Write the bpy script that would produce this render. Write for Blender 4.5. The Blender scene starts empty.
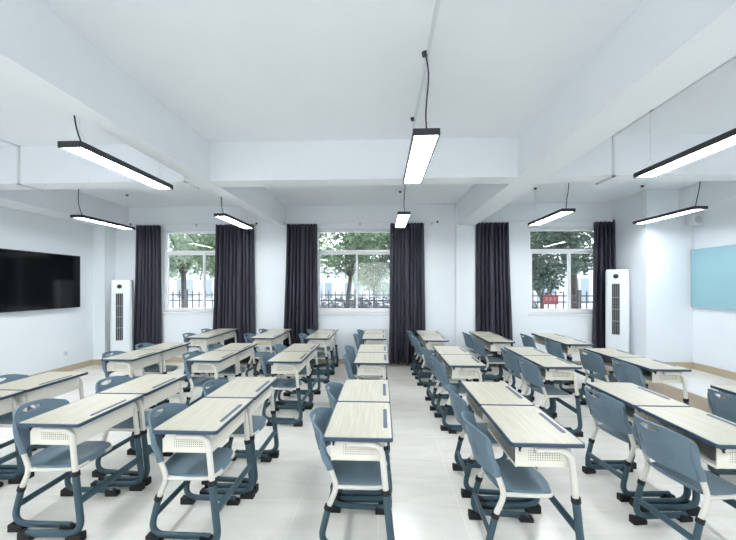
import bpy, bmesh, math, random
from mathutils import Vector, Matrix
R = math.radians
scene = bpy.context.scene
col = scene.collection
random.seed(7)

# ------------------------------------------------------------------ materials
def new_mat(name):
    m = bpy.data.materials.new(name); m.use_nodes = True
    nt = m.node_tree
    return m, nt, nt.nodes, nt.links, nt.nodes['Principled BSDF']

def plain(name, rgb, rough=0.5, metal=0.0, spec=0.5, bump=0.0, bscale=200.0, var=0.0):
    m, nt, N, L, b = new_mat(name)
    b.inputs['Base Color'].default_value = (*rgb, 1)
    b.inputs['Roughness'].default_value = rough
    b.inputs['Metallic'].default_value = metal
    b.inputs['Specular IOR Level'].default_value = spec
    tc = N.new('ShaderNodeTexCoord')
    if var:
        nz = N.new('ShaderNodeTexNoise'); nz.inputs['Scale'].default_value = 3.0; nz.inputs['Detail'].default_value = 4
        L.new(tc.outputs['Object'], nz.inputs['Vector'])
        cr = N.new('ShaderNodeValToRGB')
        cr.color_ramp.elements[0].position = .3; cr.color_ramp.elements[1].position = .7
        cr.color_ramp.elements[0].color = (*[c*(1-var) for c in rgb], 1)
        cr.color_ramp.elements[1].color = (*[min(1, c*(1+var)) for c in rgb], 1)
        L.new(nz.outputs['Fac'], cr.inputs['Fac']); L.new(cr.outputs['Color'], b.inputs['Base Color'])
    if bump:
        nz = N.new('ShaderNodeTexNoise'); nz.inputs['Scale'].default_value = bscale
        L.new(tc.outputs['Object'], nz.inputs['Vector'])
        bp = N.new('ShaderNodeBump'); bp.inputs['Strength'].default_value = bump; bp.inputs['Distance'].default_value = .002
        L.new(nz.outputs['Fac'], bp.inputs['Height']); L.new(bp.outputs['Normal'], b.inputs['Normal'])
    return m

M = {}
M['wall'] = plain('wall_paint', (.845, .893, .93), .55, bump=.05, bscale=60, var=.008)
M['ceiling'] = plain('ceiling_paint', (.885, .925, .965), .75, bump=.04, bscale=40, var=.008)
M['base'] = plain('baseboard_tile', (.50, .42, .30), .3, var=.05)
M['riser'] = plain('riser_tile', (.52, .44, .345), .28, var=.04)
M['white'] = plain('white_metal', (.74, .72, .65), .35)
M['cream'] = plain('cream_sheet', (.82, .80, .70), .38)
M['teal'] = plain('slate_tube', (.038, .085, .112), .38)
M['black'] = plain('black_plastic', (.005, .006, .007), .6)
M['chair'] = plain('blue_grey_plastic', (.135, .205, .258), .42, bump=.08, bscale=300)
M['band'] = plain('navy_edge', (.036, .068, .118), .35)
M['groove'] = plain('slate_groove', (.075, .10, .165), .4)
M['housing'] = plain('lamp_housing', (.022, .026, .034), .35)
M['cord'] = plain('lamp_cord', (.03, .028, .026), .6)
M['wire'] = plain('steel_wire', (.6, .62, .64), .3, metal=1)
M['upvc'] = plain('white_window_profile', (.93, .94, .96), .3)
M['acw'] = plain('conditioner_white', (.80, .85, .88), .25)
M['acd'] = plain('conditioner_dark', (.010, .012, .014), .3)
M['screen'] = plain('tv_screen', (.004, .006, .007), .12)
M['bezel'] = plain('tv_bezel', (.012, .012, .014), .35)
M['board'] = plain('aqua_glass', (.30, .51, .575), .12, spec=.6)
M['bolt'] = plain('brushed_steel', (.55, .56, .58), .3, metal=1)
M['socket'] = plain('socket_plastic', (.72, .76, .80), .35)
M['speaker'] = plain('speaker_grey', (.50, .54, .56), .5)
M['trunking'] = plain('conduit_white', (.76, .80, .83), .4)
M['bark'] = plain('bark', (.075, .055, .045), .9, bump=.6, bscale=30, var=.3)
M['iron'] = plain('dark_iron', (.05, .042, .05), .5)
M['facade'] = plain('facade', (.62, .62, .67), .8, var=.05)
M['facade_window'] = plain('facade_window', (.25, .29, .34), .3)
M['ground'] = plain('paving', (.62, .61, .60), .8, var=.1)
M['red'] = plain('red_banner', (.16, .013, .016), .6)
M['paint_white'] = plain('banner_lettering', (.30, .20, .20), .6)
M['led_red'] = plain('status_red', (.3, .02, .02), .4)

def curtain_mat():
    m, nt, N, L, b = new_mat('charcoal_cloth')
    tc = N.new('ShaderNodeTexCoord'); mp = N.new('ShaderNodeMapping')
    mp.inputs['Scale'].default_value = (28, 28, .5)
    nz = N.new('ShaderNodeTexNoise'); nz.inputs['Scale'].default_value = 3; nz.inputs['Detail'].default_value = 3
    cr = N.new('ShaderNodeValToRGB')
    cr.color_ramp.elements[0].position = .34; cr.color_ramp.elements[1].position = .68
    cr.color_ramp.elements[0].color = (.004, .004, .008, 1); cr.color_ramp.elements[1].color = (.052, .052, .082, 1)  # streak contrast widened in colour to stand in for fold shading and sheen
    L.new(tc.outputs['Object'], mp.inputs['Vector']); L.new(mp.outputs['Vector'], nz.inputs['Vector'])
    L.new(nz.outputs['Fac'], cr.inputs['Fac']); L.new(cr.outputs['Color'], b.inputs['Base Color'])
    b.inputs['Roughness'].default_value = .55
    b.inputs['Sheen Weight'].default_value = .08
    return m
M['curtain'] = curtain_mat()

def wood_mat():
    m, nt, N, L, b = new_mat('pale_ash_laminate')
    tc = N.new('ShaderNodeTexCoord'); mp = N.new('ShaderNodeMapping')
    mp.inputs['Scale'].default_value = (55, 2.2, 1)
    nz = N.new('ShaderNodeTexNoise'); nz.inputs['Scale'].default_value = 2.0; nz.inputs['Detail'].default_value = 6; nz.inputs['Distortion'].default_value = .6
    cr = N.new('ShaderNodeValToRGB')
    cr.color_ramp.elements[0].position = .28; cr.color_ramp.elements[1].position = .66
    cr.color_ramp.elements[0].color = (.48, .452, .355, 1); cr.color_ramp.elements[1].color = (.605, .578, .48, 1)
    L.new(tc.outputs['Object'], mp.inputs['Vector']); L.new(mp.outputs['Vector'], nz.inputs['Vector'])
    L.new(nz.outputs['Fac'], cr.inputs['Fac']); L.new(cr.outputs['Color'], b.inputs['Base Color'])
    b.inputs['Roughness'].default_value = .33
    return m
M['wood'] = wood_mat()

def math_node(N, L, op, a, b=None):
    n = N.new('ShaderNodeMath'); n.operation = op
    for i, v in enumerate((a, b)):
        if v is None: continue
        if isinstance(v, (int, float)): n.inputs[i].default_value = v
        else: L.new(v, n.inputs[i])
    return n.outputs[0]

def perforated_mat():
    """cream sheet with a grid of punched holes on the two end panels (object x,z)"""
    m, nt, N, L, b = new_mat('perforated_cream_sheet')
    tc = N.new('ShaderNodeTexCoord'); sp = N.new('ShaderNodeSeparateXYZ'); L.new(tc.outputs['Object'], sp.inputs[0])
    mn = lambda op, a, c=None: math_node(N, L, op, a, c)
    s = .0135
    fx = mn('SUBTRACT', mn('FRACT', mn('DIVIDE', mn('ADD', sp.outputs['X'], 1.0), s)), .5)
    fz = mn('SUBTRACT', mn('FRACT', mn('DIVIDE', sp.outputs['Z'], s)), .5)
    r2 = mn('ADD', mn('MULTIPLY', fx, fx), mn('MULTIPLY', fz, fz))
    hole = mn('LESS_THAN', r2, .062)
    mx = mn('LESS_THAN', mn('ABSOLUTE', mn('SUBTRACT', sp.outputs['X'], .005)), .094)
    mz = mn('LESS_THAN', mn('ABSOLUTE', mn('SUBTRACT', sp.outputs['Z'], .6665)), .0335)
    my = mn('GREATER_THAN', mn('ABSOLUTE', sp.outputs['Y']), .2)
    k = mn('MULTIPLY', mn('MULTIPLY', hole, mx), mn('MULTIPLY', mz, my))
    mix = N.new('ShaderNodeMix'); mix.data_type = 'RGBA'
    mix.inputs['A'].default_value = (.82, .80, .70, 1); mix.inputs['B'].default_value = (.16, .12, .07, 1)
    L.new(k, mix.inputs['Factor']); L.new(mix.outputs['Result'], b.inputs['Base Color'])
    b.inputs['Roughness'].default_value = .38
    return m
M['perf'] = perforated_mat()

def floor_mat(name, off=(0, 0), c1=(.83, .805, .73), c2=(.90, .88, .82)):
    m, nt, N, L, b = new_mat(name)
    tc = N.new('ShaderNodeTexCoord')
    mp0 = N.new('ShaderNodeMapping'); mp0.inputs['Location'].default_value = (off[0], off[1], 0)
    L.new(tc.outputs['Object'], mp0.inputs['Vector'])
    br = N.new('ShaderNodeTexBrick'); br.offset = 0; br.inputs['Scale'].default_value = 1.0
    br.inputs['Brick Width'].default_value = .6; br.inputs['Row Height'].default_value = .6
    br.inputs['Mortar Size'].default_value = .0028; br.inputs['Mortar Smooth'].default_value = .2
    br.inputs['Color1'].default_value = (.955, .955, .955, 1); br.inputs['Color2'].default_value = (.93, .93, .93, 1)
    br.inputs['Mortar'].default_value = (1.06, 1.06, 1.05, 1)
    L.new(mp0.outputs['Vector'], br.inputs['Vector'])
    mp = N.new('ShaderNodeMapping'); mp.inputs['Scale'].default_value = (1.0, 4.5, 1); mp.inputs['Rotation'].default_value = (0, 0, .12)
    nz = N.new('ShaderNodeTexNoise'); nz.inputs['Scale'].default_value = 1.3; nz.inputs['Detail'].default_value = 7; nz.inputs['Distortion'].default_value = 1.4
    cr = N.new('ShaderNodeValToRGB'); cr.color_ramp.elements[0].position = .36; cr.color_ramp.elements[1].position = .6
    cr.color_ramp.elements[0].color = (*c1, 1); cr.color_ramp.elements[1].color = (*c2, 1)
    L.new(tc.outputs['Object'], mp.inputs['Vector']); L.new(mp.outputs['Vector'], nz.inputs['Vector']); L.new(nz.outputs['Fac'], cr.inputs['Fac'])
    mix = N.new('ShaderNodeMix'); mix.data_type = 'RGBA'; mix.blend_type = 'MULTIPLY'; mix.inputs['Factor'].default_value = 1
    L.new(cr.outputs['Color'], mix.inputs['A']); L.new(br.outputs['Color'], mix.inputs['B'])
    L.new(mix.outputs['Result'], b.inputs['Base Color'])
    b.inputs['Roughness'].default_value = .22
    return m
M['floor'] = floor_mat('polished_tile', (.025, .51))
M['dais'] = floor_mat('platform_tile', (.2, .1), (.78, .775, .74), (.84, .83, .80))

def emit_mat(name, rgb, s):
    m, nt, N, L, b = new_mat(name)
    b.inputs['Base Color'].default_value = (.8, .8, .8, 1)
    b.inputs['Emission Color'].default_value = (*rgb, 1); b.inputs['Emission Strength'].default_value = s
    return m
LAMP = 27.0
M['diffuser'] = emit_mat('lit_diffuser', (.93, .965, 1.0), LAMP)

def glass_mat():
    m = bpy.data.materials.new('window_glass'); m.use_nodes = True
    N, L = m.node_tree.nodes, m.node_tree.links
    N.clear()
    o = N.new('ShaderNodeOutputMaterial'); mx = N.new('ShaderNodeMixShader')
    t = N.new('ShaderNodeBsdfTransparent'); t.inputs['Color'].default_value = (.93, .965, .96, 1)
    g = N.new('ShaderNodeBsdfGlossy'); g.inputs['Roughness'].default_value = .02
    f = N.new('ShaderNodeFresnel'); f.inputs['IOR'].default_value = 1.5
    L.new(f.outputs[0], mx.inputs[0]); L.new(t.outputs[0], mx.inputs[1]); L.new(g.outputs[0], mx.inputs[2]); L.new(mx.outputs[0], o.inputs[0])
    return m
M['glass'] = glass_mat()

def leaf_mat(name, a, b_):
    m, nt, N, L, b = new_mat(name)
    oi = N.new('ShaderNodeTexCoord'); nz = N.new('ShaderNodeTexNoise'); nz.inputs['Scale'].default_value = 5.5
    L.new(oi.outputs['Object'], nz.inputs['Vector'])
    cr = N.new('ShaderNodeValToRGB'); cr.color_ramp.elements[0].position = .35; cr.color_ramp.elements[1].position = .65
    cr.color_ramp.elements[0].color = (*a, 1); cr.color_ramp.elements[1].color = (*b_, 1)
    L.new(nz.outputs['Fac'], cr.inputs['Fac']); L.new(cr.outputs['Color'], b.inputs['Base Color'])
    b.inputs['Roughness'].default_value = .45
    tr = N.new('ShaderNodeBsdfTranslucent'); L.new(cr.outputs['Color'], tr.inputs['Color'])
    mx = N.new('ShaderNodeMixShader'); mx.inputs[0].default_value = .35
    out = N['Material Output']
    L.new(b.outputs[0], mx.inputs[1]); L.new(tr.outputs[0], mx.inputs[2]); L.new(mx.outputs[0], out.inputs[0])
    return m
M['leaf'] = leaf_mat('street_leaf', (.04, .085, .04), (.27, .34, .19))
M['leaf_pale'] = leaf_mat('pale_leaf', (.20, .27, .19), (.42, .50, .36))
M['leaf_dark'] = leaf_mat('dark_leaf', (.018, .038, .03), (.13, .18, .13))
M['shrub'] = leaf_mat('shrub_leaf', (.12, .115, .13), (.30, .29, .30))

# ------------------------------------------------------------------ mesh helpers
def link(name, bm, mat, parent=None, loc=None, smooth=False, angle=40, normals=True):
    if normals: bmesh.ops.recalc_face_normals(bm, faces=bm.faces)
    me = bpy.data.meshes.new(name); bm.to_mesh(me); bm.free()
    o = bpy.data.objects.new(name, me); col.objects.link(o)
    if mat is not None: me.materials.append(mat)
    if smooth:
        for p in me.polygons: p.use_smooth = True
        me.set_sharp_from_angle(angle=R(angle))
    if loc: o.location = loc
    if parent: o.parent = parent
    return o

def box(bm, a, b, bevel=0.0, seg=2):
    r = bmesh.ops.create_cube(bm, size=1)
    vs = r['verts']
    c = [(a[i]+b[i])/2 for i in range(3)]; s = [abs(b[i]-a[i]) for i in range(3)]
    for v in vs: v.co = Vector((c[i]+v.co[i]*s[i] for i in range(3)))
    if bevel:
        es = {e for v in vs for e in v.link_edges}
        bmesh.ops.bevel(bm, geom=list(es), offset=bevel, segments=seg, profile=.5, affect='EDGES')

def tube(bm, pts, ra, rb=None, up=(0, 1, 0), n=10, cap=True):
    """oval tube along pts; ra half-size along the in-plane normal, rb along `up`"""
    rb = rb or ra
    P = [Vector(p) for p in pts]; up = Vector(up).normalized()
    rings = []
    for i, p in enumerate(P):
        if i == 0: t = P[1]-P[0]
        elif i == len(P)-1: t = P[-1]-P[-2]
        else: t = (P[i]-P[i-1]).normalized() + (P[i+1]-P[i]).normalized()
        t.normalize()
        u = up - t*up.dot(t)
        if u.length < 1e-4: u = Vector((1, 0, 0)) - t*t.x
        u.normalize(); w = t.cross(u)
        ra_i = ra[i] if isinstance(ra, (list, tuple)) else ra
        rb_i = rb[i] if isinstance(rb, (list, tuple)) else rb
        rings.append([bm.verts.new(p + w*(ra_i*math.cos(2*math.pi*k/n)) + u*(rb_i*math.sin(2*math.pi*k/n))) for k in range(n)])
    for a, b in zip(rings, rings[1:]):
        for k in range(n): bm.faces.new((a[k], a[(k+1) % n], b[(k+1) % n], b[k]))
    if cap: bm.faces.new(rings[0][::-1]); bm.faces.new(rings[-1])

def fillet(pts, rad, seg=6):
    """round the corners of a polyline"""
    P = [Vector(p) for p in pts]; out = [P[0]]
    for i in range(1, len(P)-1):
        r = rad[i-1] if isinstance(rad, (list, tuple)) else rad
        a, b, c = P[i-1], P[i], P[i+1]
        d1 = min(r, (a-b).length*.49); d2 = min(r, (c-b).length*.49)
        s, e = b+(a-b).normalized()*d1, b+(c-b).normalized()*d2
        for k in range(seg+1):
            t = k/seg
            out.append(s*(1-t)**2 + b*2*t*(1-t) + e*t*t)
    out.append(P[-1])
    return out

def rrect(hx, hy, r, n=5):
    pts = []
    for cx, cy, a0 in ((hx-r, hy-r, 0), (-hx+r, hy-r, 90), (-hx+r, -hy+r, 180), (hx-r, -hy+r, 270)):
        for k in range(n+1):
            a = R(a0+90*k/n); pts.append((cx+r*math.cos(a), cy+r*math.sin(a)))
    return pts

def prism(bm, poly, z0, z1, place=lambda x, y, z: (x, y, z)):
    a = [bm.verts.new(place(x, y, z0)) for x, y in poly]; b = [bm.verts.new(place(x, y, z1)) for x, y in poly]
    n = len(poly)
    for k in range(n): bm.faces.new((a[k], a[(k+1) % n], b[(k+1) % n], b[k]))
    bm.faces.new(a[::-1]); bm.faces.new(b)

def ring(bm, outer, inner, z0, z1, place=lambda x, y, z: (x, y, z)):
    n = len(outer)
    V = [[bm.verts.new(place(x, y, z)) for x, y in p] for p, z in ((outer, z0), (outer, z1), (inner, z1), (inner, z0))]
    for j in range(4):
        a, b = V[j], V[(j+1) % 4]
        for k in range(n): bm.faces.new((a[k], a[(k+1) % n], b[(k+1) % n], b[k]))

def disc(bm, c, r, h, axis='Z', n=16, r2=None):
    mat = {'Z': Matrix(), 'X': Matrix.Rotation(R(90), 4, 'Y'), 'Y': Matrix.Rotation(R(-90), 4, 'X')}[axis]
    bmesh.ops.create_cone(bm, cap_ends=True, segments=n, radius1=r, radius2=r if r2 is None else r2, depth=h, matrix=Matrix.Translation(c) @ mat)

def empty(name, loc, rz=0):
    o = bpy.data.objects.new(name, None); col.objects.link(o); o.location = loc; o.rotation_euler.z = rz
    o.empty_display_size = .1
    return o

def tag(o, label, cat, group=None, kind=None):
    o['label'] = label; o['category'] = cat
    if group: o['group'] = group
    if kind: o['kind'] = kind
    return o

def struct(o):
    o['kind'] = 'structure'; return o

def copy_tree(o, parent=None):
    c = o.copy(); col.objects.link(c)
    if parent: c.parent = parent
    for ch in o.children: copy_tree(ch, c)
    return c

def sbox(name, a, b, mat, parent=None, bevel=0):
    bm = bmesh.new(); box(bm, a, b, bevel); return link(name, bm, mat, parent)

# ------------------------------------------------------------------ room
XL, XR, YB, YF, ZC = -6.0, 5.45, 6.9, -2.6, 3.34
ZB = 2.88                       # underside of the beams
DX, DZ = 4.2, .19               # platform edge and height
T = .24                         # wall thickness
WIN = [(-4.72, -2.97), (-1.405, .345), (3.02, 4.72)]
WZ0, WZ1 = 1.08, 2.83

struct(sbox('floor', (XL-T, YF-T, -.1), (XR+T, YB+T, 0), M['floor']))
struct(sbox('ceiling', (XL-T, YF-T, ZC), (XR+T, YB+T, ZC+.15), M['ceiling']))
struct(sbox('wall_left', (XL-T, YF-T, 0), (XL, YB+T, ZC), M['wall']))
struct(sbox('wall_right', (XR, YF-T, 0), (XR+T, YB+T, ZC), M['wall']))
bm = bmesh.new()
xs = [XL]+[x for w in WIN for x in w]+[XR]
for i in range(0, len(xs), 2): box(bm, (xs[i], YF-T, 0), (xs[i+1], YF, ZC))
for a, b in WIN:  # unseen window openings, added behind the camera to let in fill daylight
    box(bm, (a, YF-T, 0), (b, YF, WZ0)); box(bm, (a, YF-T, WZ1), (b, YF, ZC))
struct(link('wall_front', bm, M['wall']))
bm = bmesh.new()
xs = [XL]+[x for w in WIN for x in w]+[XR]
for i in range(0, len(xs), 2): box(bm, (xs[i], YB, 0), (xs[i+1], YB+T, ZC))
for a, b in WIN:
    box(bm, (a, YB, 0), (b, YB+T, WZ0)); box(bm, (a, YB, WZ1), (b, YB+T, ZC))
struct(link('wall_back', bm, M['wall']))
# corner columns and the pilaster under the beam
struct(sbox('wall_pillar', (4.66, 6.02, 0), (XR, YB, ZC), M['wall']))
struct(sbox('wall_pillar', (XL, 6.62, 0), (-5.75, YB, ZC), M['wall']))
struct(sbox('wall_pillar', (1.52, 6.8, 0), (1.89, YB, ZC), M['wall']))
# beams
struct(sbox('ceiling_beam', (1.55, YF, ZB), (1.90, YB, ZC), M['ceiling']))
struct(sbox('ceiling_beam', (-2.23, YF, ZB), (-2.03, YB, ZC), M['ceiling']))
for a, b in ((XL, -2.23), (-2.03, 1.55), (1.90, XR)):
    struct(sbox('ceiling_beam', (a, 3.83, ZB+.004), (b, 4.08, ZC), M['ceiling']))
struct(sbox('ceiling_beam', (XL, 4.08, ZB+.02), (-5.45, YB, ZC), M['ceiling']))
struct(sbox('ceiling_beam', (5.2, YF, ZB+.05), (XR, 3.83, ZC), M['ceiling']))
struct(sbox('ceiling_beam', (5.2, 4.08, ZB+.05), (XR, 6.02, ZC), M['ceiling']))
# baseboards
struct(sbox('baseboard_left', (XL, YF, 0), (XL+.015, 6.62, .115), M['base']))
bm = bmesh.new()
box(bm, (XL, 6.605, 0), (-5.735, 6.62, .115)); box(bm, (-5.75, 6.62, 0), (-5.735, YB-.015, .115)); box(bm, (-5.735, YB-.015, 0), (1.505, YB, .115))
box(bm, (1.505, 6.785, 0), (1.905, 6.8, .115)); box(bm, (1.905, YB-.015, 0), (DX, YB, .115))
struct(link('baseboard_back', bm, M['base']))
bm = bmesh.new()
box(bm, (DX, YB-.015, DZ), (4.645, YB, DZ+.115)); box(bm, (4.645, 6.005, DZ), (4.66, YB, DZ+.115)); box(bm, (4.645, 6.005, DZ), (XR-.015, 6.02, DZ+.115)); box(bm, (XR-.015, YF, DZ), (XR, 6.02, DZ+.115))
struct(link('baseboard_right', bm, M['base']))
# teaching platform along the glass-board wall
struct(sbox('platform_floor', (DX+.012, YF, 0), (XR, YB, DZ), M['dais']))
struct(sbox('trim_1', (DX, YF, 0), (DX+.012, YB-.015, DZ-.004), M['riser']))

# windows
def window(i, a, b):
    root = empty(f'window_{i}', ((a+b)/2, YB+.10, WZ0)); struct(root)
    hw, h, f, d = (b-a)/2, WZ1-WZ0, .05, .045
    zt = 2.375-WZ0          # transom centre
    bm = bmesh.new()
    for p, q in (((-hw, -d, 0), (hw, d, f)), ((-hw, -d, h-f), (hw, d, h)), ((-hw, -d, f), (-hw+f, d, h-f)), ((hw-f, -d, f), (hw, d, h-f)), ((-hw+f, -d, zt-.028), (hw-f, d, zt+.028))):
        box(bm, p, q, .006, 1)
    link('window_frame', bm, M['upvc'], root)
    for s in (-1, 1):
        x0, x1 = (-hw+f, .022) if s < 0 else (-.022, hw-f)
        y = -.018 if s < 0 else .018
        bm = bmesh.new(); g = .038
        z0, z1 = f, zt-.028
        for p, q in (((x0, y-.016, z0), (x1, y+.016, z0+g)), ((x0, y-.016, z1-g), (x1, y+.016, z1)), ((x0, y-.016, z0+g), (x0+g, y+.016, z1-g)), ((x1-g, y-.016, z0+g), (x1, y+.016, z1-g))):
            box(bm, p, q, .004, 1)
        sash = link('sash', bm, M['upvc'], root)
        bm = bmesh.new(); box(bm, (x0+g-.004, y-.003, z0+g-.004), (x1-g+.004, y+.003, z1-g+.004)); link('pane', bm, M['glass'], sash)
        bm = bmesh.new(); xh = x1-g/2 if s < 0 else x0+g/2
        box(bm, (xh-.009, y-.028 if s < 0 else y-.027, .5), (xh+.009, y-.016, .62), .004, 1); link('handle', bm, M['upvc'], sash)
    bm = bmesh.new(); box(bm, (-hw+f-.004, -.003, zt+.024), (hw-f+.004, .003, h-f+.004)); link('pane', bm, M['glass'], root)
    bm = bmesh.new(); box(bm, (-hw-.03, -.125, -.035), (hw+.03, -.045, .0), .006, 2); link('window_sill', bm, M['upvc'], root)
for i, (a, b) in enumerate(WIN): window(i+1, a, b)

# ------------------------------------------------------------------ curtains and rods
def curtain(x0, x1, b0, b1, z0, z1, label, seed, yc=6.80):
    rnd = random.Random(seed)
    nf = max(5, round((x1-x0)/.078)); n = nf*14
    ph = [rnd.uniform(-.9, .9) for _ in range(nf+2)]; am = [rnd.uniform(.55, 1.15) for _ in range(nf+2)]
    nz = 22
    bm = bmesh.new(); rows = []
    for j in range(nz+1):
        v = j/nz; row = []
        e = v**1.3
        for i in range(n+1):
            u = i/n
            t = nf*(u+.028*math.sin(2*math.pi*u*1.7+seed)*math.sin(math.pi*u)+.012*math.sin(2*math.pi*u*4.3+2*seed)*math.sin(math.pi*u)); t = min(max(t, 0), nf); k = int(t); fr = t-k
            p = ph[k]*(1-fr)+ph[k+1]*fr; a = am[k]*(1-fr)+am[k+1]*fr
            amp = .042*(1-.3*v) + .050*v
            x = (x0+(x1-x0)*u)*(1-e)+(b0+(b1-b0)*u)*e
            w = 1-2*(1-abs(math.sin(math.pi*t+.35*p*v)))**1.6
            y = yc - a*amp*w + .012*v*math.sin(9*u+seed)
            x += .012*a*math.cos(2*math.pi*t+p*v)*(.4+.6*v)
            row.append(bm.verts.new((x, y, z1+(z0-z1)*v + (.008*abs(math.sin(math.pi*t)) if j == 0 else 0))))
        rows.append(row)
    for a, b in zip(rows, rows[1:]):
        for i in range(n): bm.faces.new((a[i], a[i+1], b[i+1], b[i]))
    o = link('curtain', bm, M['curtain'], smooth=True, angle=180)
    sm = o.modifiers.new('thick', 'SOLIDIFY'); sm.thickness = .004
    return tag(o, label, 'curtain', 'dark pleated curtains')
g = 'dark pleated curtain'
curtain(-5.22, -4.70, -5.28, -4.68, .05, 2.92, 'narrow dark pleated curtain between the tall conditioner and the window by the television', 1)
curtain(-3.50, -2.69, -3.57, -2.65, .05, 2.92, 'wide dark curtain covering half of the window closest to the television', 2)
curtain(-1.99, -1.35, -2.08, -1.33, .05, 2.92, 'dark curtain on the television side of the middle window, flaring towards its hem', 3)
curtain(.17, .86, .14, .90, .05, 2.92, 'dark curtain on the glass-board side of the middle window, hanging almost to the floor', 4)
curtain(1.925, 2.58, 1.92, 2.67, .05, 2.92, 'dark curtain between the ceiling-beam pillar and the window by the platform', 5)
curtain(4.26, 4.66, 4.22, 4.72, DZ+.05, 2.92, 'gathered dark curtain hanging beside the conditioner on the platform', 6)

def rod(x0, x1, label):
    r = empty('curtain_rod', (x0, 6.77, 2.945))
    tag(r, label, 'curtain rod', 'curtain rods')
    L_ = x1-x0
    bm = bmesh.new(); tube(bm, [(0, 0, 0), (L_, 0, 0)], .009, n=10); link('rod', bm, M['trunking'], r, smooth=True)
    for x in (-.012, L_+.012):
        bm = bmesh.new(); bmesh.ops.create_uvsphere(bm, u_segments=12, v_segments=8, radius=.022, matrix=Matrix.Translation((x, 0, 0))); link('finial', bm, M['cord'], r, smooth=True)
    for x in (.08, L_/2, L_-.08):
        bm = bmesh.new(); box(bm, (x-.008, -.008, -.006), (x+.008, .13, .008)); box(bm, (x-.02, .12, -.03), (x+.02, .13, .03), .003, 1); link('bracket', bm, M['bolt'], r)
rod(-5.3, -2.62, 'curtain rod above the window by the television')
rod(-2.03, 1.12, 'curtain rod above the middle window')
rod(1.91, 4.60, 'curtain rod above the window by the platform')

# ------------------------------------------------------------------ school desk
def add_leg(root, y, P_up, P_low, collar_at, caps, ru, rl, cap_h):
    bm = bmesh.new(); tube(bm, P_up(y), ru[0], ru[1], n=12); leg = link('leg', bm, M['white'], root, smooth=True)
    leg['label'] = 'cream upper tube'
    bm = bmesh.new(); tube(bm, P_low(y), rl[0], rl[1], n=12); lo = link('lower_leg', bm, M['teal'], leg, smooth=True); lo['label'] = 'slate blue lower tube'
    bm = bmesh.new(); a, b = collar_at(y); tube(bm, [a, b], rl[0]+.004, rl[1]+.004, n=12); link('collar', bm, M['black'], leg, smooth=True)
    for x0, x1, slope in caps:
        bm = bmesh.new(); w = rl[1]+.0065
        prism(bm, [(x0, 0), (x1, 0), (x1, cap_h if slope <= 0 else cap_h*.62), (x0, cap_h if slope >= 0 else cap_h*.62)], y-w, y+w, lambda px, pz, q: (px, q, pz))
        es = [e for e in bm.edges if min(v.co.z for v in e.verts) > .01]
        bmesh.ops.bevel(bm, geom=es, offset=.008, segments=2, profile=.5, affect='EDGES')
        link('foot_cap', bm, M['black'], leg)
    return leg

def make_desk():
    r = empty('school_desk', (0, 0, 0))
    hx, hy, zt = .206, .298, .76
    bm = bmesh.new(); prism(bm, rrect(hx-.009, hy-.009, .014), zt-.018, zt); top = link('tabletop', bm, M['wood'], r)
    bm = bmesh.new(); ring(bm, rrect(hx, hy, .02), rrect(hx-.009, hy-.009, .014), zt-.022, zt-.001)
    prism(bm, rrect(hx-.004, hy-.004, .018), zt-.0225, zt-.0185)
    link('edge_band', bm, M['band'], top, smooth=True)
    bm = bmesh.new(); ring(bm, [(x+.162, y) for x, y in rrect(.013, .155, .012)], [(x+.162, y) for x, y in rrect(.010, .152, .0095)], zt-.001, zt+.0022)
    prism(bm, [(x+.162, y) for x, y in rrect(.0105, .1525, .0098)], zt-.001, zt+.0006)
    link('pen_groove', bm, M['groove'], top)
    # open book box
    bm = bmesh.new(); x0, x1, y1, z0, z1, t = -.160, .150, .245, .602, zt-.0225, .004
    box(bm, (x0, -y1, z0), (x1, y1, z0+t)); box(bm, (x0, -y1, z0+t), (x1, -y1+t, z1)); box(bm, (x0, y1-t, z0+t), (x1, y1, z1)); box(bm, (x1-t, -y1+t, z0+t), (x1, y1-t, z1))
    box(bm, (x0-.004, -y1, z0-.004), (x0+.006, y1, z0+.012), .003, 1)
    for s in (-1, 1): box(bm, (x0-.003, s*y1-.003, z0), (x0+.006, s*y1+.003, z1))
    link('book_box', bm, M['perf'], r)
    for s in (-1, 1):
        up = lambda y: fillet([(-.06, y, .712), (.137, y, .712), (.163, y, .44), (.166, y, .42)], [.075, .02], 8)
        low = lambda y: fillet([(.164, y, .435), (.206, y, .045), (-.165, y, .037)], .10, 8)
        add_leg(r, s*.268, up, low, lambda y: ((.1635, y, .447), (.166, y, .418)), ((-.205, -.12, 1), (.115, .215, -1)), (.0185, .0150), (.0225, .0175), .058)
    bm = bmesh.new(); tube(bm, [(.185, -.262, .25), (.185, .262, .25)], .015, .027, up=(0, 0, 1), n=12); link('stretcher', bm, M['teal'], r, smooth=True)
    for s in (-1, 1):
        bm = bmesh.new(); tube(bm, fillet([(-.145, s*.246, .724), (-.145, s*.262, .724), (-.145, s*.264, .708), (-.145, s*.270, .703)], .006, 3), .006, n=8)
        disc(bm, (-.145, s*.258, .724), .011, .02, 'Y', 12)
        link('bag_hook', bm, M['black'], r, smooth=True)
    return r

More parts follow.
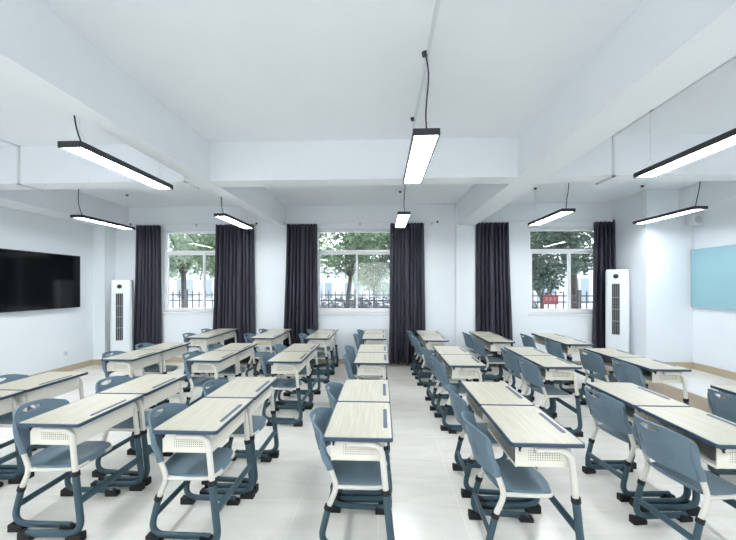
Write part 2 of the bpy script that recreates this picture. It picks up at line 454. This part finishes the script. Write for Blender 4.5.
# ------------------------------------------------------------------ school chair
def make_chair():
    r = empty('school_chair', (0, 0, 0))
    # seat: dished plastic shell
    bm = bmesh.new(); nx, ny = 14, 14; x0, x1, hy = -.222, .165, .183
    def sz(u, v):
        z = .428 - .010*(1-(2*v-1)**2)*math.sin(math.pi*min(1, max(0, u*1.05)))
        z -= .022*max(0, (u-.80)/.20)**2
        z += .030*max(0, (.16-u)/.16)**2
        return z
    def sxy(u, v):
        a, b = 2*u-1, 2*v-1
        k = .20
        px, py = a*math.sqrt(1-k*b*b*a*a*1.3), b*math.sqrt(1-k*a*a*b*b*1.3)
        wide = 1-.05*(1-u)
        return (x0+x1)/2+px*(x1-x0)/2, py*hy*wide
    up, dn = [], []
    for lst, dz in ((up, 0), (dn, -.014)):
        for i in range(nx+1):
            lst.append([bm.verts.new((*sxy(i/nx, j/ny), sz(i/nx, j/ny)+dz)) for j in range(ny+1)])
    for i in range(nx):
        for j in range(ny):
            bm.faces.new((up[i][j], up[i+1][j], up[i+1][j+1], up[i][j+1])); bm.faces.new((dn[i][j], dn[i][j+1], dn[i+1][j+1], dn[i+1][j]))
    edge = [(i, 0) for i in range(nx)]+[(nx, j) for j in range(ny)]+[(i, ny) for i in range(nx, 0, -1)]+[(0, j) for j in range(ny, 0, -1)]
    for (a, b), (c, d) in zip(edge, edge[1:]+edge[:1]): bm.faces.new((up[a][b], up[c][d], dn[c][d], dn[a][b]))
    link('seat', bm, M['chair'], r, smooth=True, angle=50)
    # cream under-seat tube, a U open to the back
    bm = bmesh.new()
    tube(bm, fillet([(-.150, -.184, .404), (.150, -.172, .398), (.150, .172, .398), (-.150, .184, .404)], .075, 8), .0125, .0125, up=(0, 0, 1), n=10)
    fr = link('seat_frame', bm, M['white'], r, smooth=True); fr['label'] = 'cream tube under the seat'
    for s in (-1, 1):
        upp = lambda y: fillet([(-.200, y, .57), (-.192, y, .53), (-.146, y, .405), (-.203, y, .275)], [.03, .05], 7)
        low = lambda y: fillet([(-.199, y, .285), (-.258, y, .045), (.135, y, .036)], .105, 8)
        add_leg(r, s*.188, upp, low, lambda y: ((-.196, y, .293), (-.206, y, .266)), ((-.273, -.178, 1), (.075, .165, 1)), (.017, .0135), (.0205, .016), .052)
    bm = bmesh.new(); tube(bm, [(-.231, -.184, .165), (-.231, .184, .165)], .013, .022, up=(0, 0, 1), n=12); link('stretcher', bm, M['teal'], r, smooth=True)
    # backrest shell with a hand slot
    def surf(y, z, t=0):
        k = (z-.50)/.29
        x = -.262-.070*k - .012*k*k + .092*(abs(y)/.2)**2.0
        return x - t
    bm = bmesh.new(); nu, nv = 20, 14; hyb = .203
    def bz(u, v):
        b = 2*u-1
        y = b*hyb
        ztop = .788 - .018*abs(b)**4 ; zbot = .535 - .035*abs(b)**3 - .01
        z = zbot+(ztop-zbot)*v
        # rounded top corners
        cr = .058; dzc = z-(ztop-cr)
        if dzc > 0:
            lim = hyb-cr+math.sqrt(max(0, cr*cr-dzc*dzc))
            y *= lim/hyb if abs(b) > 0 else 1
        y *= .93+.07*v
        return y, z
    F, B = [], []
    for lst, t in ((F, 0), (B, .013)):
        for i in range(nu+1):
            lst.append([])
            for j in range(nv+1):
                y, z = bz(i/nu, j/nv)
                lst[-1].append(bm.verts.new((surf(y, z, t), y, z)))
    for i in range(nu):
        for j in range(nv):
            bm.faces.new((F[i][j], F[i][j+1], F[i+1][j+1], F[i+1][j])); bm.faces.new((B[i][j], B[i+1][j], B[i+1][j+1], B[i][j+1]))
    edge = [(i, 0) for i in range(nu)]+[(nu, j) for j in range(nv)]+[(i, nv) for i in range(nu, 0, -1)]+[(0, j) for j in range(nv, 0, -1)]
    for (a, b), (c, d) in zip(edge, edge[1:]+edge[:1]): bm.faces.new((F[a][b], F[c][d], B[c][d], B[a][b]))
    back = link('backrest', bm, M['chair'], None, smooth=True, angle=50)
    bm = bmesh.new()
    slot = []
    for k in range(25):
        a = -1+2*k/24; slot.append((.066*a, .768-.010*a*a))
    for k in range(25):
        a = 1-2*k/24; slot.append((.066*a*.97, .744-.016*(1-a*a)+.004))
    prism(bm, slot, -.5, -.1, lambda y, z, q: (q, y, z))
    cut = link('cutter', bm, None)
    md = back.modifiers.new('slot', 'BOOLEAN'); md.operation = 'DIFFERENCE'; md.object = cut; md.solver = 'EXACT'
    dg = bpy.context.evaluated_depsgraph_get()
    me = bpy.data.meshes.new_from_object(back.evaluated_get(dg))
    bpy.data.objects.remove(back); bpy.data.objects.remove(cut)
    bm = bmesh.new(); bm.from_mesh(me)
    # raised outline and two ribs moulded into the rear face, sleeves round the tubes
    rr = [(x, y+.628) for x, y in rrect(.105, .046, .022, 4)]; rr.append(rr[0])
    tube(bm, [(surf(y, z, .0135), y, z) for y, z in rr], .004, n=6, up=(1, 0, 0), cap=False)
    for z in (.618, .646):
        tube(bm, [(surf(y, z, .0135), y, z) for y in [-.075+.015*k for k in range(11)]], .0035, n=6, up=(1, 0, 0))
    for s in (-1, 1):
        ps = [(-.1885, s*.188, .513), (-.1995, s*.188, .562)]+[(surf(s*.187, z, .006)+dxx, s*.187, z) for z, dxx in ((.61, -.010), (.67, -.006), (.725, -.002))]
        tube(bm, ps, [.021, .021, .020, .018, .010], [.0175, .0185, .017, .014, .009], n=12)
    link('backrest', bm, M['chair'], r, smooth=True, angle=45)
    return r

ROWS = [5.49, 3.75, 1.885]                      # near edge of each pair
COLS = [(-3.38, 'the column beside the television wall'), (-2.335, 'the second column from the television'), (-1.375, 'the third column from the television'),
        (-.33, 'the middle column'), (.73, 'the third column from the glass board'), (1.81, 'the second column from the glass board'), (2.86, 'the column beside the platform')]
ORD = ['first', 'second', 'third', 'fourth', 'fifth', 'sixth']
# small shifts read off the photo: (column, row) -> (dx, dy)
SH = {(0, 0): (.02, .01), (0, 1): (0, .08), (0, 2): (-.03, .18), (1, 0): (.10, .01), (1, 1): (.02, .06), (1, 2): (0, .13), (2, 0): (.08, .01), (2, 1): (.03, .05), (2, 2): (-.03, .07),
      (3, 0): (0, .01), (3, 1): (.01, .02), (3, 2): (-.01, .02), (4, 0): (-.05, -.12), (4, 1): (.02, -.06), (4, 2): (0, -.005), (5, 0): (-.12, -.22), (5, 1): (-.04, -.08), (5, 2): (.055, .02), (6, 0): (-.06, -.38), (6, 1): (0, -.14), (6, 2): (.06, -.02)}
CH = {(1, 5): (-.09, 0, 2), (1, 4): (-.07, .01, -2), (2, 5): (-.03, 0, 1), (3, 5): (.015, 0, -1), (3, 4): (.01, .01, -2), (4, 5): (-.05, -.01, -2), (4, 4): (-.03, 0, -2), (5, 5): (-.045, .0, 7), (5, 4): (.0, .01, 6), (5, 3): (.0, 0, 4), (5, 2): (.01, 0, 4), (6, 0): (-.16, 0, 4), (6, 1): (-.03, 0, 5), (0, 4): (-.06, 0, 2)}
desk0, chair0 = make_desk(), make_chair()
first = True
rnd = random.Random(11)
for ci, (x, cname) in enumerate(COLS):
    for k in range(6):                          # k counts from the windows
        if (ci, k) == (6, 5): continue          # wholly outside the frame
        row = k//2; dx, dy = SH.get((ci, row), (0, 0))
        yc = ROWS[row]+dy+(.9 if k % 2 == 0 else .298)+(.004 if k % 2 == 0 else 0)
        d = desk0 if first else copy_tree(desk0)
        c = chair0 if first else copy_tree(chair0)
        first = False
        xc = x+dx+.2
        d.location = (xc, yc, 0); d.rotation_euler.z = 0
        jx, jy, ja = CH.get((ci, k), (rnd.uniform(-.06, .0), rnd.uniform(-.008, .008), rnd.uniform(-2, 2)+(3.5 if ci >= 5 else 0)))
        c.location = (xc+jx, yc+jy, 0); c.rotation_euler.z = R(ja)
        tag(d, f'pale wood school desk {ORD[k]} from the windows in {cname}', 'desk', 'school desks in rows')
        tag(c, f'blue-grey chair at {ORD[k]} desk from the windows in {cname}', 'chair', 'school chairs pushed under the desks')

# ------------------------------------------------------------------ pendant lamps
def make_lamp():
    r = empty('pendant_lamp', (0, 0, 0))       # origin: middle of the underside
    hx, hy = .095, .56
    bm = bmesh.new(); ring(bm, rrect(hx, hy, .006, 2), rrect(hx-.012, hy-.012, .004, 2), 0, .040); prism(bm, rrect(hx, hy, .006, 2), .040, .047)
    link('housing', bm, M['housing'], r)
    bm = bmesh.new(); prism(bm, rrect(hx-.0125, hy-.0125, .004, 2), .012, .024); link('diffuser', bm, M['diffuser'], r)
    for s in (-1, 1):
        bm = bmesh.new(); top = ZC-LZ
        yy = s*.47
        for q in (-1, 1): tube(bm, [(q*.07, yy, .047), (0, yy, .16)], .0012, n=5)
        tube(bm, [(0, yy, .16), (0, yy, top-.02)], .0012, n=5)
        link('suspension_wire', bm, M['wire'], r)
        bm = bmesh.new(); disc(bm, (0, yy, top-.011), .022, .022, 'Z', 16, .026); link('ceiling_cap', bm, M['housing'], r, smooth=True)
    bm = bmesh.new(); pts = []
    for k in range(15):
        t = k/14; zz = (top-.02)*(1-t)+.047*t
        pts.append((.018*t+.012*math.sin(6*t), -.485+(-.05*math.sin(3.1*t))+.03*t*t, zz))
    tube(bm, pts, .0055, n=7); link('cord', bm, M['cord'], r, smooth=True)
    return r
LZ = 2.70
lamp0 = make_lamp(); fl = True
LAMPS = [(.315, 2.89, 'lit pendant lamp over the middle desk column, before the cross beam'),
         (-2.385, 2.98, 'lit pendant lamp on the television side of the room, before the cross beam'),
         (2.57, 2.80, 'lit pendant lamp before the cross beam, on the glass-board side'),
         (.33, 5.48, 'lit pendant lamp in front of a dark curtain of the middle window'),
         (-2.465, 5.48, 'lit pendant lamp before the wide curtain, beyond the cross beam'),
         (-4.74, 5.48, 'lit pendant lamp over the floor between television and tall conditioner'),
         (2.665, 5.38, 'lit pendant lamp in front of the window by the platform'),
         (4.41, 5.31, 'lit pendant lamp over the platform, in front of the wall speaker'),
         (-4.74, 2.97, 'added unseen pendant lamp before the cross beam, close to the television wall'),  # this and the next four are added, out of view, for fill light
         (-4.74, .4, 'added unseen pendant lamp behind the viewer, close to the television wall'),
         (-2.365, .4, 'added unseen pendant lamp behind the viewer, over the television-side columns'),
         (.32, .1, 'added unseen pendant lamp behind the viewer, over the middle column'),
         (2.57, .2, 'added unseen pendant lamp behind the viewer, beside the thick beam')]
for x, y, lab in LAMPS:
    o = lamp0 if fl else copy_tree(lamp0); fl = False
    o.location = (x, y, LZ); tag(o, lab, 'lamp', 'black pendant lamps')
# surface cable trunking feeding each row of lamps
def trunk(segs, label):
    bm = bmesh.new()
    for a, b in segs:
        lo = [min(a[i], b[i])-.011 for i in range(3)]; hi = [max(a[i], b[i])+.011 for i in range(3)]
        box(bm, lo, hi)
    o = link('cable_trunking', bm, M['trunking']); tag(o, label, 'trunking', 'cable trunking on the ceiling')
for x, n in ((.335, 'the middle desk column'), (2.60, 'the lamps beside the thick beam'), (-4.40, 'the television side'), (-2.33, 'the lamps beside the narrow beam')):
    z = ZC-.011
    segs = [((x, -1.0, z), (x, 3.819, z)), ((x, 3.819, z), (x, 3.819, ZB-.007)), ((x, 3.819, ZB-.007), (x, 4.091, ZB-.007)), ((x, 4.091, ZB-.007), (x, 4.091, z)), ((x, 4.091, z), (x, 5.0, z))] if x != .335 else [((x, .3, z), (x, 3.6, z))]
    trunk(segs, f'thin pale cable trunking running along the ceiling above {n}')

# ------------------------------------------------------------------ television, glass board, speaker, socket
t = tag(empty('television', (XL+.006, 5.29, 1.225)), 'large black wall-mounted television on the white wall', 'television')
w2, hh = .95, 1.0
bm = bmesh.new(); ring(bm, [(a, b+hh/2) for a, b in rrect(w2, hh/2, .008, 2)], [(a, b+hh/2) for a, b in rrect(w2-.014, hh/2-.014, .004, 2)], .03, .075, lambda y, z, q: (q, y, z)); box(bm, (.03, -w2+.01, .01), (.045, w2-.01, hh-.01)); link('bezel', bm, M['bezel'], t)
bm = bmesh.new(); box(bm, (.055, -w2+.013, .013), (.07, w2-.013, hh-.013)); link('screen', bm, M['screen'], t)
bm = bmesh.new(); box(bm, (0, -.35, .25), (.03, .35, .75)); link('wall_bracket', bm, M['black'], t)

t = tag(empty('glass_board', (XR-.006, 4.1, 1.275)), 'pale aqua glass writing board on the wall above the platform', 'board')
bm = bmesh.new(); prism(bm, [(a, b+.5) for a, b in rrect(1.9, .5, .012, 3)], -.045, -.033, lambda y, z, q: (q, y, z)); link('glass_panel', bm, M['board'], t)
for yy in (-1.85, 0, 1.85):
    for zz in (.05, .95):
        bm = bmesh.new(); disc(bm, (-.024, yy, zz), .014, .048, 'X', 14); disc(bm, (-.049, yy, zz), .018, .006, 'X', 14); link('standoff_bolt', bm, M['bolt'], t, smooth=True)

t = tag(empty('wall_speaker', (XR, 5.90, 2.68)), 'small grey box speaker high on the wall above the glass board', 'speaker')
bm = bmesh.new(); box(bm, (-.16, -.07, 0), (-.001, .09, .18), .012, 2); link('cabinet', bm, M['socket'], t)
bm = bmesh.new(); disc(bm, (-.08, -.073, .09), .062, .008, 'Y', 24); link('grille', bm, M['speaker'], t, smooth=True)

t = tag(empty('wall_socket', (XL, 6.02, .315)), 'white square wall socket below the television', 'socket')
bm = bmesh.new(); box(bm, (0, -.045, 0), (.009, .045, .09), .003, 2); link('faceplate', bm, M['socket'], t)
bm = bmesh.new()
for y, z in ((-.012, .055), (.012, .055), (0, .03)): box(bm, (.0085, y-.003, z-.008), (.0095, y+.003, z+.008))
link('slots', bm, M['black'], t)

# ------------------------------------------------------------------ tall air conditioners
def conditioner(loc, rz, label):
    r = tag(empty('air_conditioner', loc, rz), label, 'air conditioner', 'tall white air conditioners')
    h, hw, dp = 1.76, .178, .12
    poly = [(-hw, dp), (-hw, -dp+.05), (-hw+.03, -dp+.012), (-hw+.075, -dp), (hw-.075, -dp), (hw-.03, -dp+.012), (hw, -dp+.05), (hw, dp)]
    bm = bmesh.new(); prism(bm, poly, .06, h-.03); prism(bm, [(x*.94, y*.94) for x, y in poly], h-.03, h); link('body', bm, M['acw'], r)
    bm = bmesh.new(); prism(bm, [(x*.97, y*.97) for x, y in poly], 0, .06); link('base', bm, M['socket'], r)
    f = -dp; vx = -.022
    bm = bmesh.new(); disc(bm, (vx, f-.003, h-.13), .042, .008, 'Y', 24); link('display', bm, M['acd'], r, smooth=True)
    bm = bmesh.new(); ring(bm, [(x+vx, z+1.02) for x, z in rrect(.066, .48, .02, 3)], [(x+vx, z+1.02) for x, z in rrect(.058, .472, .015, 3)], f-.006, f+.004, lambda x, z, q: (x, q, z)); link('vent_surround', bm, M['socket'], r)
    bm = bmesh.new()
    box(bm, (vx-.057, f-.0015, .55), (vx+.057, f+.02, 1.49)); v = link('vent', bm, M['acd'], r)
    bm = bmesh.new()
    for x in (vx-.030, vx, vx+.030): box(bm, (x-.0022, f-.010, .55), (x+.0022, f-.0015, 1.49))
    for z in (.80, 1.02, 1.24): box(bm, (vx-.055, f-.0085, z-.003), (vx+.055, f-.0035, z+.003))
    link('louvre', bm, M['speaker'], v)
    bm = bmesh.new(); box(bm, (-hw+.02, f-.0003+.001, .40), (hw-.02, f+.004, .405)); link('panel_seam', bm, M['socket'], r)
conditioner((-5.30, 6.52, 0), R(30), 'tall white air conditioner on the floor between television wall and curtain')
conditioner((4.425, 6.40, DZ), R(-34), 'tall white air conditioner standing on the platform beside the gathered curtain')

# ------------------------------------------------------------------ outdoors
struct(sbox('ground', (-30, YB+T, -.45), (32, 45, -.30), M['ground']))
GZ = -.30
def blob_leaves(bm, c, rad, n, size, rnd):
    for _ in range(n):
        d = Vector((rnd.gauss(0, 1), rnd.gauss(0, 1), rnd.gauss(0, 1))).normalized()*(rnd.random()**.45)
        p = Vector(c)+Vector((d.x*rad[0], d.y*rad[1], d.z*rad[2]))
        s = size*rnd.uniform(.6, 1.3)
        a = Vector((rnd.gauss(0, 1), rnd.gauss(0, 1), rnd.gauss(0, .6))).normalized(); b = a.cross(Vector((rnd.gauss(0, 1), rnd.gauss(0, 1), rnd.gauss(0, 1)))).normalized()
        bm.faces.new([bm.verts.new(p+a*s*.9), bm.verts.new(p+b*s*.42+a*s*.1), bm.verts.new(p-a*s*.9), bm.verts.new(p-b*s*.42+a*s*.1)])

def tree(x, y, h, fork, spread, mat, label, seed, low=2.0, dens=1.0, lean=0.0, r0=.10):
    rnd = random.Random(seed)
    root = tag(empty('street_tree', (x, y, GZ)), label, 'tree', 'trees outside the windows')
    bm = bmesh.new()
    tube(bm, [(0, 0, 0), (lean*.4, .03, fork*.5), (lean, 0, fork)], [r0*1.2, r0, r0*.9], n=10)
    tips = []
    for k in range(7):
        a = 2*math.pi*k/7+rnd.uniform(-.4, .4); L_ = spread*rnd.uniform(.5, 1.0); dz = (h-fork)*rnd.uniform(.35, .9)
        p1 = (lean+math.cos(a)*L_*.35, math.sin(a)*L_*.35, fork+dz*.45); p2 = (lean+math.cos(a)*L_*.8, math.sin(a)*L_*.8, fork+dz*.85)
        tube(bm, [(lean, 0, fork-.05), p1, p2], [r0*.6, r0*.42, r0*.15], n=7); tips += [p1, p2]
    link('trunk', bm, M['bark'], root, smooth=True)
    bm = bmesh.new()
    for k in range(30):
        p = rnd.choice(tips) if k > 6 else tips[2*k+1]
        c = (p[0]+rnd.uniform(-.5, .5)*spread*.6, p[1]+rnd.uniform(-.5, .5)*spread*.5, max(low-GZ+.25, p[2]+rnd.uniform(-.75, .6)))
        blob_leaves(bm, c, (spread*.36, spread*.36, .42), int(230*dens), .085, rnd)
    link('foliage', bm, mat, root, normals=False)
tree(-5.75, 11.4, 5.2, 2.35, 2.2, M['leaf'], 'leafy tree with a straight trunk outside the window by the television', 3, low=1.9, r0=.055)
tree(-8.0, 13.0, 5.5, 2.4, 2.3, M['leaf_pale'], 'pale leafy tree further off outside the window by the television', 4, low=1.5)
tree(-1.35, 11.6, 5.0, 2.3, 1.9, M['leaf'], 'tree with a forked trunk outside the middle window', 5, low=2.0, lean=.25, dens=.8, r0=.07)
tree(.55, 13.6, 5.6, 2.6, 2.1, M['leaf_dark'], 'dark tree outside the middle window behind its curtain edge', 6, low=1.9, r0=.08)
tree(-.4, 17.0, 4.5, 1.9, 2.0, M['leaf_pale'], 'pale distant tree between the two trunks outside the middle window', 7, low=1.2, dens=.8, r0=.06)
tree(5.2, 10.9, 4.6, 1.5, 1.3, M['leaf_dark'], 'dark slender tree behind the red banner outside the window by the platform', 8, low=1.5, r0=.05, dens=.55)
tree(6.6, 11.4, 5.4, 2.4, 2.0, M['leaf_dark'], 'thick dark trunk outside the window by the platform, close to the gathered curtain', 9, low=2.0, r0=.11, lean=-.15, dens=.8)
tree(4.6, 12.6, 5.4, 2.5, 1.9, M['leaf'], 'bushy green tree overhanging the fence outside the window by the platform', 10, low=2.0, r0=.07, dens=.8)

def fence(x0, x1, y, label, step=.22):
    r = tag(empty('iron_fence', (x0, y, GZ)), label, 'fence', 'iron fences outside the windows')
    h = 1.75
    bm = bmesh.new()
    for z in (.25, h-.28, h-.10): box(bm, (0, -.02, z-.02), (x1-x0, .02, z+.02))
    link('rails', bm, M['iron'], r)
    n = int((x1-x0)/step)
    for k in range(n+1):
        bm = bmesh.new(); x = k*step; big = k % 8 == 0
        w = .045 if big else .014
        box(bm, (x-w, -w, 0), (x+w, w, h+(.08 if big else 0)))
        if not big: disc(bm, (x, 0, h+.03), .016, .06, 'Z', 6, .002)
        link('post' if big else 'picket', bm, M['iron'], r)
fence(-8.2, -3.2, 10.6, 'dark iron picket fence outside the window by the television')
fence(-2.6, 1.3, 10.6, 'dark iron picket fence outside the middle window')
fence(4.0, 8.4, 9.9, 'dark iron picket fence behind the red banner outside the window by the platform')

def shrub(x, y, rx, h, mat, label, seed):
    rnd = random.Random(seed); r = tag(empty('shrub', (x, y, GZ)), label, 'shrub', 'shrubs by the fence')
    bm = bmesh.new()
    for k in range(5): tube(bm, [(rnd.uniform(-.2, .2), 0, 0), (rnd.uniform(-rx, rx)*.7, rnd.uniform(-.2, .2), h*.7)], [.02, .008], n=5)
    link('stems', bm, M['bark'], r)
    bm = bmesh.new(); 
    for k in range(5): blob_leaves(bm, (rx*(-.8+.4*k), 0, h*.6), (rx*.35, .3, h*.38), 380, .07, rnd)
    link('foliage', bm, mat, r, normals=False)
shrub(-.2, 12.2, 1.1, 1.7, M['shrub'], 'wide greyish shrub below the pale tree outside the middle window', 29)
shrub(-1.4, 11.0, .9, 1.7, M['shrub'], 'greyish shrub along the fence outside the middle window', 21)
shrub(-5.9, 11.1, 1.0, 1.2, M['shrub'], 'low greyish shrub along the fence outside the window by the television', 22)
shrub(4.45, 10.5, .4, 1.5, M['leaf_dark'], 'dense dark shrub beside the red banner outside the window by the platform', 27)
shrub(-4.9, 12.3, 1.2, 1.7, M['shrub'], 'tall greyish shrub behind the straight tree outside the window by the television', 28)
shrub(.35, 11.4, .6, 1.35, M['shrub'], 'small shrub behind the fence beside the middle curtain', 24)

t = tag(empty('banner_sign', (4.91, 9.83, 1.10)), 'red banner tied to the fence outside the window by the platform', 'banner')
bm = bmesh.new(); box(bm, (-.22, -.012, 0), (.22, .012, .28), .003, 1); link('sheet', bm, M['red'], t)
bm = bmesh.new()
for x in (-.12, .0, .12): box(bm, (x-.035, -.016, .18), (x+.035, -.012, .194)); box(bm, (x-.007, -.016, .12), (x+.007, -.012, .22)); box(bm, (x-.04, -.016, .12), (x+.04, -.012, .132))
link('lettering', bm, M['paint_white'], t)

def building(x0, x1, y, h, label, seed, wins):
    r = tag(empty('far_building', (x0, y, GZ)), label, 'building', 'pale buildings across the street')
    bm = bmesh.new(); box(bm, (0, 0, 0), (x1-x0, 5, h)); link('facade', bm, M['facade'], r)
    bm = bmesh.new(); box(bm, (-.3, -.35, h), (x1-x0+.3, 5.3, h+.25)); link('roof', bm, M['facade'], r)
    for wx_, wz, ww, wh in wins:
        bm = bmesh.new(); box(bm, (wx_, -.04, wz), (wx_+ww, .05, wz+wh)); wd = link('window', bm, M['facade_window'], r)
        bm = bmesh.new(); box(bm, (wx_+ww/2-.04, -.07, wz), (wx_+ww/2+.04, -.04, wz+wh)); box(bm, (wx_-.06, -.08, wz-.08), (wx_+ww+.06, -.03, wz)); link('window_frame', bm, M['upvc'], wd)
building(-17, -7.8, 22, 3.2, 'low pale building across the street outside the window by the television', 1, [(1+2.0*k, 1.1, 1.1, 1.3) for k in range(4)])
building(-6.0, 2.5, 25, 3.0, 'pale low building across the street outside the middle window', 2, [(1+2.2*k, 1.0, 1.2, 1.2) for k in range(3)])
building(6.5, 17.5, 20, 3.3, 'pale building with dark windows outside the window by the platform', 3, [(.8+1.9*k, .9, 1.1, 1.5) for k in range(5)])

# ------------------------------------------------------------------ daylight, camera
wd = bpy.data.worlds.new('overcast_sky'); scene.world = wd; wd.use_nodes = True
N, L = wd.node_tree.nodes, wd.node_tree.links
bg = N['Background']; tc = N.new('ShaderNodeTexCoord'); sp = N.new('ShaderNodeSeparateXYZ'); cr = N.new('ShaderNodeValToRGB')
cr.color_ramp.elements[0].position = .0; cr.color_ramp.elements[0].color = (.96, .97, 1, 1)
cr.color_ramp.elements[1].position = .8; cr.color_ramp.elements[1].color = (.80, .89, 1, 1)
L.new(tc.outputs['Generated'], sp.inputs[0]); L.new(sp.outputs['Z'], cr.inputs[0]); L.new(cr.outputs[0], bg.inputs[0])
bg.inputs['Strength'].default_value = 2.7

cam = bpy.data.cameras.new('camera'); co = bpy.data.objects.new('camera', cam); col.objects.link(co)
co.location = (0, 0, 1.64); co.rotation_euler = (R(90), 0, R(2.4))
cam.sensor_fit = 'HORIZONTAL'; cam.sensor_width = 36; cam.lens = 36*330/736
cam.shift_y = 16/736; cam.clip_start = .02
scene.camera = co
vs = scene.view_settings
vs.view_transform = 'Standard'; vs.look = 'None'; vs.gamma = 1; vs.use_curve_mapping = False
vs.exposure = .67
